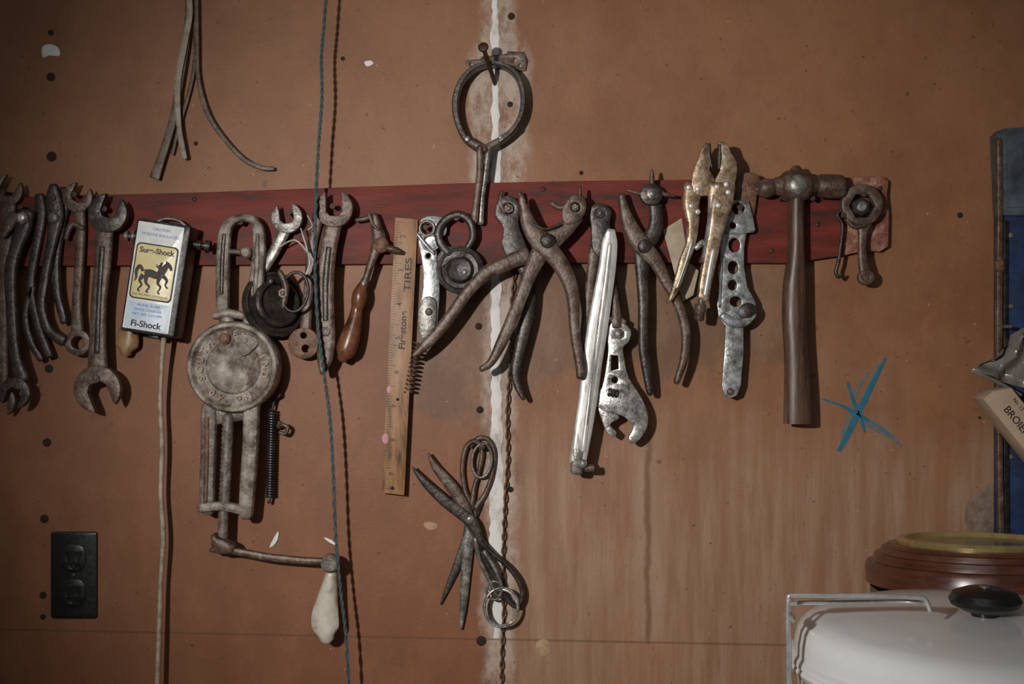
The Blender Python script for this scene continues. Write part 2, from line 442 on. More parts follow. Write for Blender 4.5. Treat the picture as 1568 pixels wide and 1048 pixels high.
# ------------------------------------------------------------------ straps (top left)
G('leather_strap', 16)
limb([(291, -25, 12), (288, 30, 12), (282, 80, 11), (274, 130, 11), (264, 185, 12), (247, 240, 13), (236, 272, 16)], LEATHER, th=4, d=14, sq=4)
limb([(288, -20, 9), (292, 20, 9), (283, 70, 10), (273, 130, 10), (275, 190, 8), (280, 225, 9), (284, 243, 8)], LEATHL, th=3, d=20, sq=4)
limb([(300, -20, 7), (301, 60, 7), (303, 120, 7), (318, 175, 8), (345, 215, 7), (372, 243, 8), (398, 256, 8), (418, 258, 6)], LEATHER, th=3, d=14, sq=3)
limb([(296, -20, 6), (297, 60, 6), (292, 120, 6), (270, 200, 6), (262, 235, 5)], LEATHER, th=3, d=8, sq=3)
done()

# ------------------------------------------------------------------ twine
G('hanging_twine', 66)
P = [(501, -30), (496, 40), (492, 90), (493, 150), (488, 220), (484, 300), (482, 400), (487, 500), (496, 570), (505, 640), (510, 720), (514, 820), (521, 900), (530, 980), (536, 1100)]
C1 = cat([(p[0], p[1]) for p in P], 22, False)
for ph in (0, math.pi):
    limb([(x + 1.4 * math.cos(i * .8 + ph), y, 3.2, 66 + 1.4 * math.sin(i * .8 + ph)) for i, (x, y) in enumerate(C1)], TWINE, sub=1, n=6)
done()
# ------------------------------------------------------------------ left wrenches
G('open_end_wrench', 30)
openend(10, 292, 25, 60, 22, 32, RUST); limb([(12, 310, 24), (10, 360, 20), (4, 430, 18), (2, 520, 20), (4, 600, 16)], RUST, th=9, d=27, sq=3)
openend(0, 615, 24, 270, 22, 32, RUST); done()
G('pipe_wrench', 44)
limb([(40, 326, 26), (36, 350, 24), (24, 385, 20), (17, 420, 20), (20, 490, 18), (24, 540, 18), (34, 580, 22)], DARK, th=12, d=44, sq=3)
openend(24, 602, 24, 250, 38, 50, DARK); boltnut(38, 335, 11, 46, 8, STEEL, BRIGHT)
limb([(22, 330, 20), (12, 345, 18), (4, 360, 12)], RUST, th=10, d=40, sq=3); done()
G('slip_joint_pliers', 34)
limb([(84, 287, 14), (84, 305, 24), (87, 330, 26), (82, 370, 17), (72, 420, 14), (66, 470, 14), (76, 505, 14), (98, 522, 18)], DARK, th=10, d=38, sq=3)
limb([(96, 290, 12), (96, 312, 18), (86, 345, 24), (83, 400, 16), (86, 450, 13), (96, 492, 12)], DARK, th=9, d=28, sq=3)
rivet(86, 335, 9, 42, 5, STEEL); boltnut(92, 318, 6, 40, 6, STEEL); done()
G('slip_joint_pliers', 26)
limb([(60, 300, 14), (62, 330, 18), (55, 380, 14), (46, 440, 14), (58, 500, 13), (75, 545, 13)], DARK, th=8, d=24, sq=3)
limb([(50, 440, 10), (38, 480, 12), (45, 520, 12), (62, 550, 10)], DARK, th=8, d=24, sq=3); done()
G('combination_wrench', 30)
openend(120, 303, 23, 65, 24, 36, RUST); limb([(122, 320, 18), (124, 360, 15), (121, 420, 15), (118, 470, 16), (119, 505, 20)], RUST, th=9, d=30, sq=3)
plate(circ(120, 525, 20, 20), 25, 35, RUST, holes=[(120, 525, 10, 12)]); limb([(104, 365, 8), (112, 345, 10), (128, 350, 8)], RUST, th=8, d=36); done()
G('open_end_wrench', 46)
openend(167, 327, 30, 70, 40, 54, DARK, .42, .1)
limb([(162, 345, 26), (158, 400, 26), (152, 460, 24), (150, 520, 26), (150, 575, 32)], RUST, th=10, d=46, sq=3.5)
limb([(158, 380, 10), (153, 460, 9), (150, 540, 10)], DARK, th=5, d=50)
openend(151, 596, 36, 292, 40, 54, RUST, .46, .15); boltnut(150, 580, 7, 53, 4, RUST)
limb([(143, 322, 14), (152, 315, 14)], DARK, th=10, d=46); done()
G('screwdriver', 26)
limb([(214, 345, 6), (206, 440, 6), (204, 470, 7)], RUST, d=22)
limb([(202, 485, 10), (198, 500, 24), (195, 518, 34), (193, 530, 34), (192, 538, 18)], TANWOOD, d=22, th=20); done()

# ------------------------------------------------------------------ electric fence controller
G('electric_fence_controller', 80)
xf(237, 427, 8.8)
def rr(x0, y0, x1, y1, r, n=5):
    o = []
    for cx, cy, a in ((x1 - r, y0 + r, -90), (x1 - r, y1 - r, 0), (x0 + r, y1 - r, 90), (x0 + r, y0 + r, 180)):
        for i in range(n + 1):
            t = math.radians(a + 90 * i / n); o.append((cx + r * math.cos(t), cy + r * math.sin(t)))
    return o
plate(rr(-40, -88, 43, 86, 5), 33, 82, BOXM, bev=2.5)
plate(rr(-37, -84, 34, 81, 2), 81, 83, WHITEP, bev=.5)
plate(rr(-34, -52, 31, 34, 7), 82, 83.8, INK, bev=.3)
plate(rr(-32, -50, 29, 32, 6), 82.5, 84.4, YELLOWP, bev=.3)
text('Sure-Shock', -1.5, -41, 11.5, 0, 84.6, INK, bold=.3)
text('ELECTRIC FENCE CONTROLLER', -2, 27, 3.8, 0, 84.6, INK)
for i, s in enumerate(('CAUTION', 'POSITIVE INSULATED')): text(s, 0, -75 + i * 9, 6, 0, 83.2, BLUEINK)
plate(rr(-34, 38, 31, 79, 2), 82.4, 83.5, M('pale_blue_label', [(.45, .56, .66), (.62, .70, .76)], 30, 0, .4, 0), bev=.2)
for i, s in enumerate(('MODEL SS-500', 'FENCE CHARGER', 'PAT. NO. 3,655,994')): text(s, -2, 43 + i * 7, 5.5, 0, 83.8, BLUEINK)
text('Fi-Shock', -2, 72, 13.5, 0, 83.9, INK, bold=.3)
# bucking horse with arched neck, mane and flowing tail
for P in ([(-15, -6, 13), (-6, -7, 14), (3, -5, 13), (10, -8, 14)],
          [(9, -9, 14), (14, -17, 11), (17, -24, 8)], [(16, -26, 7), (21, -22, 7), (25, -16, 4)],
          [(15, -29, 2), (16, -26, 3)], [(8, -20, 5), (6, -14, 5), (9, -26, 4)], [(8, -22, 4), (3, -18, 3), (1, -22, 1)],
          [(-18, -9, 5), (-24, -16, 6), (-28, -8, 6), (-27, 2, 4), (-29, 8, 1)],
          [(-17, -3, 9), (-21, 6, 5), (-17, 12, 3.5), (-22, 20, 2.5), (-19, 22, 3)], [(-12, -2, 9), (-11, 8, 5), (-5, 14, 3.5), (-9, 21, 2.5), (-6, 22, 3)],
          [(9, -4, 8), (7, 6, 5), (12, 12, 3.5), (9, 20, 2.5), (12, 22, 3)], [(13, -6, 7), (20, 0, 5), (19, 8, 3), (23, 12, 3)]):
    limb(P, INK, th=.8, d=84.6, n=6)
lathe(-40, -62, 55, [(5, 0), (5, 8), (9, 8), (9, 12), (4, 12), (4, 18), (8, 18), (8, 23), (3, 24)], STEEL, ax=(-1, 0, 0), n=20)
lathe(40, -62, 55, [(5, 0), (5, 10), (8, 10), (8, 16), (5, 17), (5, 22), (9, 22), (9, 30), (3, 31)], DARK, ax=(1, -.12, 0), n=20)
limb([(-25, -88, 5), (-10, -96, 5), (10, -96, 5), (24, -88, 5)], STEEL, d=40)
plate(rr(-4, 82, 14, 92, 3), 44, 62, BLACKP, bev=1)
plate(rr(-14, -75, 14, -40, 3), 17, 35, BOXM, bev=1)
xf()
limb([(243, 512, 9, 52), (240, 535, 8, 50), (236, 570, 7, 44), (233, 620, 7, 40), (235, 690, 8, 38), (233, 760, 7, 38), (237, 830, 8, 38), (233, 900, 7, 38), (231, 980, 8, 40), (228, 1100, 8, 44)], CORD)
done()

# ------------------------------------------------------------------ hand-cranked clamp
G('hand_crank_clamp', 48)
limb([(341, 470, 20), (341, 420, 21), (343, 370, 21), (350, 344, 17), (370, 334, 12), (390, 340, 16), (397, 365, 20), (394, 420, 22), (388, 470, 24), (382, 505, 24)], CAST, th=18, d=46, sq=3.2)
limb([(341, 450, 6), (342, 400, 7), (345, 360, 6)], DARK, th=3, d=55)
limb([(391, 460, 7), (395, 400, 8), (396, 360, 6)], CAST2, th=4, d=55)
limb([(350, 385, 8), (380, 388, 8)], CAST2, d=48); lathe(378, 388, 40, [(9, 0), (9, 18), (6, 21)], CAST2, n=16)
limb([(330, 484, 12), (350, 480, 14), (372, 484, 12)], CAST, th=20, d=46, sq=3); limb([(344, 480, 22), (350, 505, 26)], CAST2, th=18, d=44)
lathe(359, 562, 26, [(60, 0), (68, 3), (70, 8), (70, 34), (67, 39), (62, 40), (59, 35), (57, 33), (42, 31), (40, 33), (38, 32), (14, 28), (4, 27)], CAST, n=56)
for i, ch in enumerate('SOUTH BEND IND  No 40 '):
    a = math.radians(200 - i * 16.4)
    if ch != ' ': text(ch, 359 + 49.5 * math.cos(a), 562 - 49.5 * math.sin(a), 14, math.degrees(a) - 90, 59.5, CASTL, th=3, bold=.3)
plate([(376, 545), (362, 518), (374, 512), (392, 516), (398, 528)], 56, 62, CAST2, smooth=3, bev=1)
lathe(347, 519, 56, [(9, 0), (9, 6), (5, 9)], RUST2, n=18); lathe(378, 522, 60, [(5, 0), (4, 4), (1, 5)], CAST2, n=12)
limb([(350, 628, 78), (352, 640, 62)], CAST2, th=16, d=42, sq=3)
limb([(320, 625, 25), (319, 690, 24), (317, 740, 24), (318, 780, 22)], CAST2, th=20, d=44, sq=3)
limb([(318, 640, 8), (318, 700, 8), (316, 770, 7)], RUST2, th=4, d=54)
limb([(386, 615, 26), (384, 680, 25), (380, 740, 25), (377, 786, 22)], CAST, th=22, d=48, sq=3)
limb([(350, 640, 17), (347, 700, 17), (343, 780, 16)], CAST2, d=48)
for yy in range(650, 770, 7): lathe(349 - (yy - 650) * .045, yy, 48, [(9.2, -1.2), (9.2, 1.2)], CAST2, ax=(0, 1, 0), n=14)
limb([(310, 777, 16), (340, 775, 14), (378, 782, 16)], CAST, th=18, d=50, sq=3)
limb([(342, 785, 16), (341, 825, 15)], CAST2, d=48)
limb([(330, 822, 12), (338, 834, 26), (352, 838, 20)], RUST, th=24, d=50, sq=3)
limb([(326, 842, 8), (360, 844, 11), (410, 853, 12), (460, 858, 11), (500, 860, 11)], RUST, th=11, d=50, sq=3)
lathe(507, 862, 40, [(13, 0), (14, 4), (14, 20), (10, 24)], CAST2, n=22); limb([(508, 862, 16), (507, 884, 14)], CAST2, d=50)
limb([(507, 880, 18), (505, 895, 24), (501, 920, 34), (498, 945, 43), (499, 962, 41), (500, 973, 26)], IVORY, th=26, d=48)
limb([(350, 560, 30, 1), (350, 560, 30, 28)], CAST2, sub=1)
done()
G('extension_spring', 22)
coil(416, 628, 413, 762, 5.5, 3.6, 34, BLACKR, d=18); limb([(416, 628, 4), (420, 612, 4), (428, 606, 4), (424, 596, 4)], BLACKR, d=18)
limb([(413, 762, 4), (411, 770, 5)], BLACKR, d=18); done()
G('screw_hook', 20)
limb([(424, 650, 5, -2), (425, 655, 6, 14), (433, 650, 6, 24), (442, 655, 6, 26), (438, 664, 6, 26), (430, 662, 6, 26)], RUST)
boltnut(424, 652, 7, 4, 6, RUST); done()

# ------------------------------------------------------------------ wrench group 400-560
G('open_end_wrench', 40)
openend(440, 334, 24, 100, 34, 46, STEEL, .46, .2)
limb([(437, 350, 20), (424, 378, 17), (412, 398, 17), (404, 410, 18)], STEEL, th=8, d=40, sq=3); done()
G('baling_wire_loop', 50)
limb([(428, 378, 2.5, 48), (452, 368, 2.5, 52), (472, 388, 2.5, 52), (480, 402, 2.5, 52), (466, 424, 2.5, 50), (474, 400, 2.5, 50), (460, 350, 2.5, 46)], BRIGHT, n=6)
limb([(470, 330, 2, 46), (478, 345, 2, 50), (472, 352, 2, 50)], BRIGHT, n=6); done()
G('steel_pipe_coupling', 42)
lathe(418, 466, 34, [(44, -12), (50, -8), (52, -2), (50, 4), (46, 5), (44, 1), (38, 0), (37, 14), (34, 17), (30, 17), (28, 10), (12, 9), (4, 10)], DARK, ax=(.62, .16, .77), n=44)
ring(455, 448, 20, 30, 5, DARK, d=60, a0=-140, a1=150, rot=8)
limb([(432, 418, 8), (441, 440, 10), (437, 470, 9)], RUST, d=58); boltnut(437, 450, 8, 57, 6, RUST)
lathe(418, 432, 58, [(4, 0), (3, 4), (1, 5)], STEEL, n=12); done()
G('box_end_wrench', 24)
plate(circ(466, 526, 24, 22), 20, 32, RUST2, holes=[(466, 514, 5, 10), (469, 534, 6, 12)])
limb([(468, 505, 18), (472, 450, 15), (478, 380, 15), (488, 330, 18)], RUST, th=7, d=25, sq=3); done()
G('open_end_wrench', 50)
openend(512, 320, 29, 92, 42, 55, RUST, .44, .25)
limb([(511, 343, 26), (503, 380, 26), (498, 430, 27), (499, 480, 26), (500, 520, 27), (497, 550, 24), (494, 570, 10)], RUST, th=10, d=48, sq=3.5)
limb([(504, 380, 9), (499, 430, 10), (499, 490, 9)], DARK, th=4, d=52.5)
plate(circ(499, 508, 7), 52, 54, DARK, holes=[(499, 508, 3.5, 12)]); done()
G('wood_handled_scraper', 40)
limb([(574, 330, 9), (577, 350, 18), (580, 368, 22), (572, 392, 14), (564, 415, 11), (558, 436, 11)], RUST, th=12, d=38, sq=2.6)
limb([(546, 337, 7), (560, 334, 8), (575, 330, 8)], RUST, d=36); limb([(566, 330, 5), (572, 345, 5), (580, 352, 5)], RUST, d=44)
limb([(574, 332, 7, 17), (574, 332, 7, 40)], RUST, sub=1)
lathe(584, 376, 36, [(12, 0), (12, 12), (8, 15)], RUST2, n=18); limb([(590, 380, 8), (600, 382, 12), (612, 386, 7)], RUST, d=44)
limb([(558, 430, 12), (555, 440, 13)], STEEL, d=38)
limb([(554, 438, 14), (551, 450, 23), (549, 462, 23), (546, 475, 18), (542, 495, 24), (535, 520, 31), (529, 538, 31), (525, 547, 18)], REDWOOD, d=38); done()

# ------------------------------------------------------------------ ruler
G('wooden_yardstick', 24)
plate([(605, 333), (640, 336), (619, 759), (584, 755)], 19, 24, RULER, bev=.8)
for i in range(0, 105):
    t = i / 105.0; y0 = 340 + t * 412
    xl = 605 - 21 * ((y0 - 333) / 424.0); L = 12 if i % 8 == 0 else (8 if i % 4 == 0 else 5)
    limb([(xl + 1, y0, .9), (xl + 1 + L, y0 + .6, .9)], INK, th=.4, d=24.1, sub=1, n=4, cap=False)
for i in range(8): text(str(i + 2), 617 - i * 2.55, 362 + i * 52, 11, 90, 24.2, INK)
text('TIRES', 625, 421, 14, 87, 24.2, INK, bold=.2, sx=1.55)
text('Firestone', 617, 506, 13.5, 87, 24.2, INK, bold=.35, sx=1.15)
plate(circ(596, 597, 4, 8, 6), 23, 24.3, PINK, smooth=2, bev=.2); plate(circ(590, 672, 5, 8, 8), 23, 24.3, PINK, smooth=2, bev=.2)
plate(circ(609, 612, 2.5), 23, 24.4, HOLE, bev=.2); plate(circ(601, 748, 3), 23, 24.4, HOLE, bev=.2)
done()

# ------------------------------------------------------------------ fence tool + spring + pulley
G('flat_steel_fence_tool', 36)
plate([(641, 352), (645, 336), (658, 331), (676, 333), (684, 345), (682, 360), (671, 368), (669, 400), (673, 440), (671, 480), (666, 512), (654, 520), (643, 512), (641, 480),
       (648, 440), (646, 400), (641, 375)], 30, 36, GALV, holes=[(654, 350, 8), (656, 392, 4, 12), (657, 478, 5, 12)], smooth=3, bev=1)
ring(654, 350, 11, 11, 5, STEEL, d=38); ring(660, 372, 13, 12, 4, STEEL, d=40); limb([(640, 360, 6), (652, 375, 6), (664, 388, 5)], GALV, d=40)
plate([(646, 460), (662, 455), (669, 470), (664, 515), (648, 520), (642, 500)], 36, 41, STEEL, smooth=3); rivet(657, 478, 6, 40, 4, RUST); done()
G('coil_spring', 26)
coil(640, 525, 626, 602, 6.5, 3, 12, RUST, d=26); done()
G('hook_pulley', 52)
lathe(704, 413, 40, [(30, -6), (36, -3), (37, 2), (36, 8), (30, 10), (28, 7), (22, 6), (18, 10), (17, 12), (6, 9), (2, 9)], DARK, n=40)
lathe(712, 417, 49, [(5, 0), (4, 3), (1, 4)], STEEL, n=14)
limb([(688, 388, 16), (674, 372, 13), (671, 352, 12), (684, 334, 12), (704, 328, 12), (720, 340, 12), (724, 362, 11), (716, 378, 10)], DARK, th=10, d=44, sq=2.6)
plate([(668, 395), (680, 380), (700, 376), (716, 380), (712, 392), (690, 398), (676, 410)], 40, 48, DARK, smooth=3); done()

# ------------------------------------------------------------------ oil filter wrench
G('oil_filter_wrench', 34)
limb([(731, 228, 7), (712, 212, 8), (700, 185, 9), (697, 155, 10), (706, 125, 9), (726, 104, 7), (752, 97, 6), (778, 103, 7), (795, 122, 8), (801, 150, 8), (797, 178, 8), (784, 200, 8), (766, 216, 7)],
     DARK, th=30, d=26, sq=5)
limb([(714, 212, 9), (728, 222, 12), (742, 230, 14)], RUST, th=14, d=34, sq=3); limb([(790, 196, 9), (770, 212, 11), (746, 226, 12)], RUST, th=14, d=30, sq=3)
limb([(735, 228, 11), (735, 265, 11), (731, 300, 11), (727, 338, 13)], RUST, th=14, d=38, sq=3)
limb([(748, 226, 10), (744, 262, 9), (738, 305, 10), (736, 340, 11)], STEEL, th=12, d=32, sq=3)
rivet(768, 212, 5, 36, 4, STEEL); rivet(716, 214, 5, 40, 4, STEEL); done()
G('rusty_hanger_plate', 6)
plate([(712, 92), (735, 90), (738, 86), (775, 82), (778, 78), (802, 79), (808, 92), (805, 108), (780, 110), (770, 104), (740, 106), (715, 106)], 0, 5, RUST, holes=[(722, 98, 3, 10), (790, 92, 4, 10), (797, 100, 3, 10)])
done()
G('spike_nail', 40)
limb([(757, 120, 6, 2), (752, 108, 7, 30), (742, 84, 7, 66)], NAIL); lathe(741, 80, 66, [(8, 0), (8, 3), (5, 5)], NAIL, ax=(-.25, .4, .9), n=16); done()

# ------------------------------------------------------------------ pliers with long handle
G('fencing_pliers', 42)
plate([(762, 308), (776, 300), (790, 305), (798, 322), (794, 342), (804, 372), (812, 395), (800, 410), (780, 398), (768, 375), (770, 350), (758, 330)], 34, 46, DARK, holes=[(779, 320, 8)], smooth=3, bev=2)
limb([(768, 294, 6), (766, 310, 9), (772, 325, 8)], RUST, d=42); limb([(796, 296, 6), (797, 310, 8), (792, 322, 7)], RUST, d=42)
boltnut(779, 320, 8, 42, 5, RUST)
limb([(806, 392, 24), (775, 404, 24), (746, 418, 21), (718, 446, 18), (695, 478, 18), (672, 508, 18), (650, 531, 15), (636, 544, 8)], RUST, th=11, d=54, sq=2.8)
limb([(795, 398, 22), (810, 430, 20), (808, 480, 20), (797, 530, 18), (789, 570, 15), (793, 592, 12), (801, 610, 8)], DARK, th=10, d=36, sq=2.8)
rivet(800, 394, 9, 55, 4, DARK); done()
G('hog_ring_pliers', 66)
limb([(798, 303, 9), (804, 325, 17), (810, 345, 24), (826, 368, 32), (848, 392, 28), (866, 420, 25), (877, 455, 20), (880, 510, 16), (888, 560, 15), (888, 576, 12)], RUST, th=11, d=70, sq=2.8)
limb([(882, 330, 26), (864, 352, 26), (842, 370, 32), (822, 396, 28), (806, 432, 22), (790, 475, 20), (768, 525, 18), (752, 555, 13), (738, 565, 10)], RUST, th=11, d=62, sq=2.8)
plate([(866, 310), (880, 298), (894, 302), (898, 318), (890, 336), (868, 345), (860, 330)], 58, 70, RUST, holes=[(881, 318, 7)], smooth=3, bev=2)
limb([(846, 312, 8), (856, 318, 8), (868, 316, 8)], RUST, d=64); limb([(888, 288, 5), (888, 300, 7)], RUST, d=64)
rivet(838, 370, 12, 74, 5, DARK); boltnut(881, 318, 6, 62, 6, STEEL); limb([(818, 345, 4), (835, 352, 4), (858, 345, 4)], DARK, d=76); done()

# ------------------------------------------------------------------ chain
G('rusty_chain', 16)
path = cat([(790, 400), (784, 470), (784, 520), (781, 570), (777, 640), (778, 700), (774, 770), (771, 850), (772, 930), (769, 1000), (768, 1080)], 40, False)
acc = 0; last = path[0]; lx = []
for p in path[1:]:
    acc += math.hypot(p[0] - last[0], p[1] - last[1])
    if acc >= 8.8: lx.append((p, last)); acc = 0
    last = p
for i, (p, q) in enumerate(lx):
    a = math.atan2(p[1] - q[1], p[0] - q[0]) + random.uniform(-.15, .15); c, s = math.cos(a), math.sin(a)
    pts = []
    for j in range(12):
        t = 2 * math.pi * j / 12; u = 6.6 * math.cos(t); v = 3.0 * math.sin(t)
        if i % 2: pts.append((p[0] + u * c - v * s * .85, p[1] + u * s + v * c * .85, 2.6, 7 + v * .45))
        else: pts.append((p[0] + u * c - v * s * .35, p[1] + u * s + v * c * .35, 2.6, 7 + v))
    limb(pts, RUST2, sub=1, closed=True, n=6)
limb([(790, 398, 4, 8), (790, 398, 4, 30)], RUST, sub=1)
done()

# ------------------------------------------------------------------ centre-right tools
G('slip_joint_pliers', 40)
plate([(903, 322), (912, 312), (926, 313), (936, 325), (934, 345), (940, 372), (925, 395), (908, 385), (905, 350)], 30, 44, DARK, holes=[(919, 327, 6)], smooth=3, bev=2)
limb([(912, 380, 20), (905, 430, 16), (897, 500, 15), (890, 560, 14)], RUST, th=10, d=34, sq=2.8); limb([(925, 380, 20), (938, 430, 16), (944, 470, 15), (943, 500, 12)], DARK, th=10, d=34, sq=2.8)
boltnut(919, 327, 8, 42, 5, DARK); done()
G('steel_lever_handle', 60)
limb([(936, 355, 15), (934, 372, 24), (930, 410, 27), (922, 460, 30), (914, 510, 32), (907, 560, 30), (901, 610, 29), (894, 655, 28), (888, 690, 27), (885, 708, 26)], BRIGHT, th=10, d=54, sq=4)
limb([(934, 375, 8), (928, 430, 9), (917, 510, 10), (906, 590, 9), (893, 690, 9)], BRIGHT, th=6, d=58)
limb([(921, 460, 3), (912, 530, 3), (899, 650, 3)], STEEL, d=60, sub=3)
limb([(934, 366, 6, 17), (934, 366, 6, 52)], NAIL, sub=1)
limb([(887, 690, 26), (883, 722, 20)], STEEL, th=13, d=53, sq=3); boltnut(893, 710, 7, 58, 5, STEEL); lathe(896, 718, 50, [(6, 0), (6, 14), (4, 15)], RUST, ax=(1, 0, 0), n=12)
done()
G('adjustable_wrench', 40)
plate([(932, 500), (940, 492), (956, 496), (966, 508), (962, 524), (954, 532), (955, 548), (962, 578), (980, 606), (991, 632), (990, 655), (978, 674), (966, 680), (962, 670), (969, 656), (964, 645), (950, 636),
       (930, 632), (914, 622), (912, 608), (922, 592), (928, 560), (931, 534), (929, 515)], 34, 46, CHROME,
      holes=[(948, 512, 7), (941, 582, 5, 12), [(936, 545), (946, 545), (947, 565), (935, 568)]], smooth=3, bev=1.5)
plate([(916, 622), (940, 632), (948, 640), (938, 646), (934, 652), (944, 662), (938, 670), (928, 660), (922, 645)], 34, 45, CHROME, smooth=2)
lathe(939, 602, 42, [(7, -9), (8, -7), (8, -4), (6, -3), (8, -2), (8, 1), (6, 2), (8, 3), (8, 6), (6, 8)], DARK, ax=(1, -.2, 0), n=16)
boltnut(948, 512, 8, 45, 4, STEEL); limb([(928, 492, 10), (940, 488, 12), (955, 493, 8)], CHROME, th=8, d=40)
limb([(944, 500, 18), (942, 470, 14), (938, 440, 12)], RUST, th=8, d=44); done()
G('linesman_pliers', 44)
limb([(952, 300, 10), (956, 322, 17), (966, 350, 24), (984, 378, 28), (1003, 400, 22), (1020, 432, 17), (1040, 470, 15), (1050, 510, 15), (1047, 550, 13), (1036, 584, 10)], RUST, th=11, d=46, sq=2.8)
limb([(1000, 300, 18), (1006, 330, 22), (1002, 355, 24), (986, 382, 28), (984, 420, 20), (986, 470, 17), (986, 530, 16), (992, 575, 14), (996, 602, 10)], DARK, th=11, d=38, sq=2.8)
plate([(982, 290), (994, 282), (1008, 286), (1014, 300), (1006, 314), (990, 314), (980, 304)], 38, 52, DARK, smooth=2, bev=2); boltnut(998, 298, 10, 50, 5, STEEL)
limb([(998, 262, 5), (998, 272, 8), (998, 288, 8)], RUST, d=46); limb([(1006, 290, 6), (1018, 298, 7), (1032, 300, 5)], RUST, d=46); limb([(962, 292, 5), (975, 296, 6), (985, 298, 6)], RUST, d=46)
rivet(986, 378, 11, 51, 4, DARK); done()
G('paper_tag', 20)
plate([(1015, 352), (1044, 334), (1050, 372), (1056, 402), (1070, 415), (1062, 452), (1046, 462), (1036, 430), (1026, 392)], 18, 19, PAPER, bev=.3); done()
G('locking_pliers', 58)
plate([(1083, 219), (1074, 228), (1068, 246), (1060, 268), (1061, 296), (1086, 300), (1094, 276), (1086, 262), (1088, 252), (1084, 244), (1087, 236)], 52, 62, BRASSY, smooth=2, bev=1.5)
plate([(1098, 219), (1112, 221), (1118, 236), (1127, 250), (1126, 275), (1118, 292), (1096, 292), (1094, 276), (1102, 262), (1099, 254), (1103, 247), (1098, 240), (1102, 231)], 56, 66, BRASSY, smooth=2, bev=1.5)
limb([(1086, 222, 5), (1086, 240, 7), (1090, 256, 7)], DARK, th=8, d=58); limb([(1101, 224, 6), (1101, 242, 8), (1100, 258, 6)], DARK, th=8, d=63)
limb([(1062, 286, 30), (1058, 312, 26), (1061, 342, 20), (1058, 372, 16), (1048, 400, 16), (1038, 432, 13), (1028, 456, 9), (1022, 462, 5)], BRASSY, th=12, d=56, sq=3)
limb([(1104, 286, 42), (1102, 310, 38), (1096, 345, 28), (1088, 390, 22), (1080, 430, 20), (1076, 456, 18)], BRASSY, th=14, d=62, sq=3.5)
limb([(1091, 300, 8), (1084, 350, 7), (1076, 400, 6)], GALV, th=14, d=62); limb([(1058, 372, 5), (1050, 400, 4), (1036, 440, 4)], BRIGHT, th=5, d=62)
limb([(1090, 385, 8), (1083, 425, 9), (1078, 452, 8)], BRIGHT, th=6, d=68); limb([(1066, 380, 8), (1076, 372, 10), (1084, 380, 8)], CHROME, th=6, d=60)
for x, y in [(1054, 288), (1068, 290), (1058, 316), (1068, 325), (1096, 288), (1110, 284), (1113, 296), (1098, 316)]: rivet(x, y, 4.5, 68 if x > 1090 else 61, 3.5, BRIGHT)
limb([(1075, 452, 12), (1073, 464, 11)], STEEL, d=62); lathe(1072, 466, 62, [(8, 0), (9, 3), (9, 12), (8, 14), (8, 22), (6, 26)], RUST, ax=(-.1, -1, 0), n=10); done()

G('perforated_fence_tool', 34)
plate([(1130, 270), (1150, 264), (1166, 272), (1160, 300), (1156, 330), (1150, 345), (1132, 330), (1126, 300)], 24, 30, RUST2, smooth=3)
plate([(1104, 312), (1112, 306), (1146, 308), (1152, 330), (1156, 352), (1153, 357), (1143, 355), (1139, 380), (1139, 410), (1144, 440), (1156, 462), (1158, 482), (1148, 492), (1138, 498),
       (1138, 540), (1134, 590), (1128, 606), (1118, 610), (1108, 606), (1105, 590), (1109, 540), (1111, 500), (1100, 486), (1098, 466), (1103, 446), (1100, 420), (1103, 390), (1101, 360)], 30, 37, GALV,
      holes=[(1130, 320, 9), (1122, 346, 5, 14), (1124, 376, 9, 18, 11), (1122, 410, 8, 18, 10), (1121, 437, 7, 18, 8), (1126, 462, 9, 18, 8)], bev=1.2)
limb([(1104, 320, 4), (1104, 400, 4), (1101, 470, 4)], GALV, th=8, d=37); limb([(1150, 355, 4), (1125, 358, 4), (1102, 356, 4)], GALV, th=6, d=38)
limb([(1106, 484, 12), (1120, 494, 15), (1138, 494, 14), (1152, 482, 12)], GALV, th=10, d=39, sq=3)
lathe(1144, 478, 35, [(14, 0), (14, 7), (10, 9), (4, 10)], DARK, n=20); rivet(1118, 600, 6, 36, 5, RUST)
plate([(1112, 535), (1136, 535), (1134, 546), (1112, 546)], 35, 39, GALV, bev=.8); done()

# ------------------------------------------------------------------ ball-peen hammer
G('ball_peen_hammer', 44)
limb([(1159, 290, 8), (1163, 290, 22), (1170, 289, 29), (1178, 288, 29), (1184, 287, 24)], RUST, d=44, sub=3, n=20)
limb([(1180, 287, 17), (1190, 286, 16), (1197, 285, 18)], RUST, d=44, sub=2, n=20)
limb([(1194, 285, 30), (1200, 285, 42), (1210, 285, 49), (1224, 285, 49), (1236, 285, 44), (1242, 285, 32)], RUST, d=44, sub=3, n=20)
limb([(1240, 285, 21), (1252, 285, 20)], RUST, d=44, sub=1, n=20)
limb([(1250, 285, 26), (1256, 285, 36), (1284, 286, 37), (1291, 286, 34)], RUST, d=44, sub=2, n=24, cap=False)
rivet(1217, 286, 16, 62, 8, STEEL); limb([(1219, 262, 18), (1219, 270, 20)], OILWOOD, d=44)
limb([(1219, 300, 24), (1219, 330, 24), (1219, 370, 25), (1218, 405, 29), (1216, 440, 35), (1216, 490, 37), (1218, 530, 36), (1220, 570, 38), (1221, 620, 42), (1221, 649, 43)], OILWOOD, th=27, d=44, n=18, cap=False)
done()
G('s_hook', 34)
limb([(1296, 326, 4), (1288, 322, 5), (1282, 330, 5), (1290, 344, 5), (1288, 370, 5), (1284, 400, 6), (1280, 416, 6), (1284, 425, 5), (1288, 420, 4)], DARK, d=34); done()
G('ring_spanner', 40)
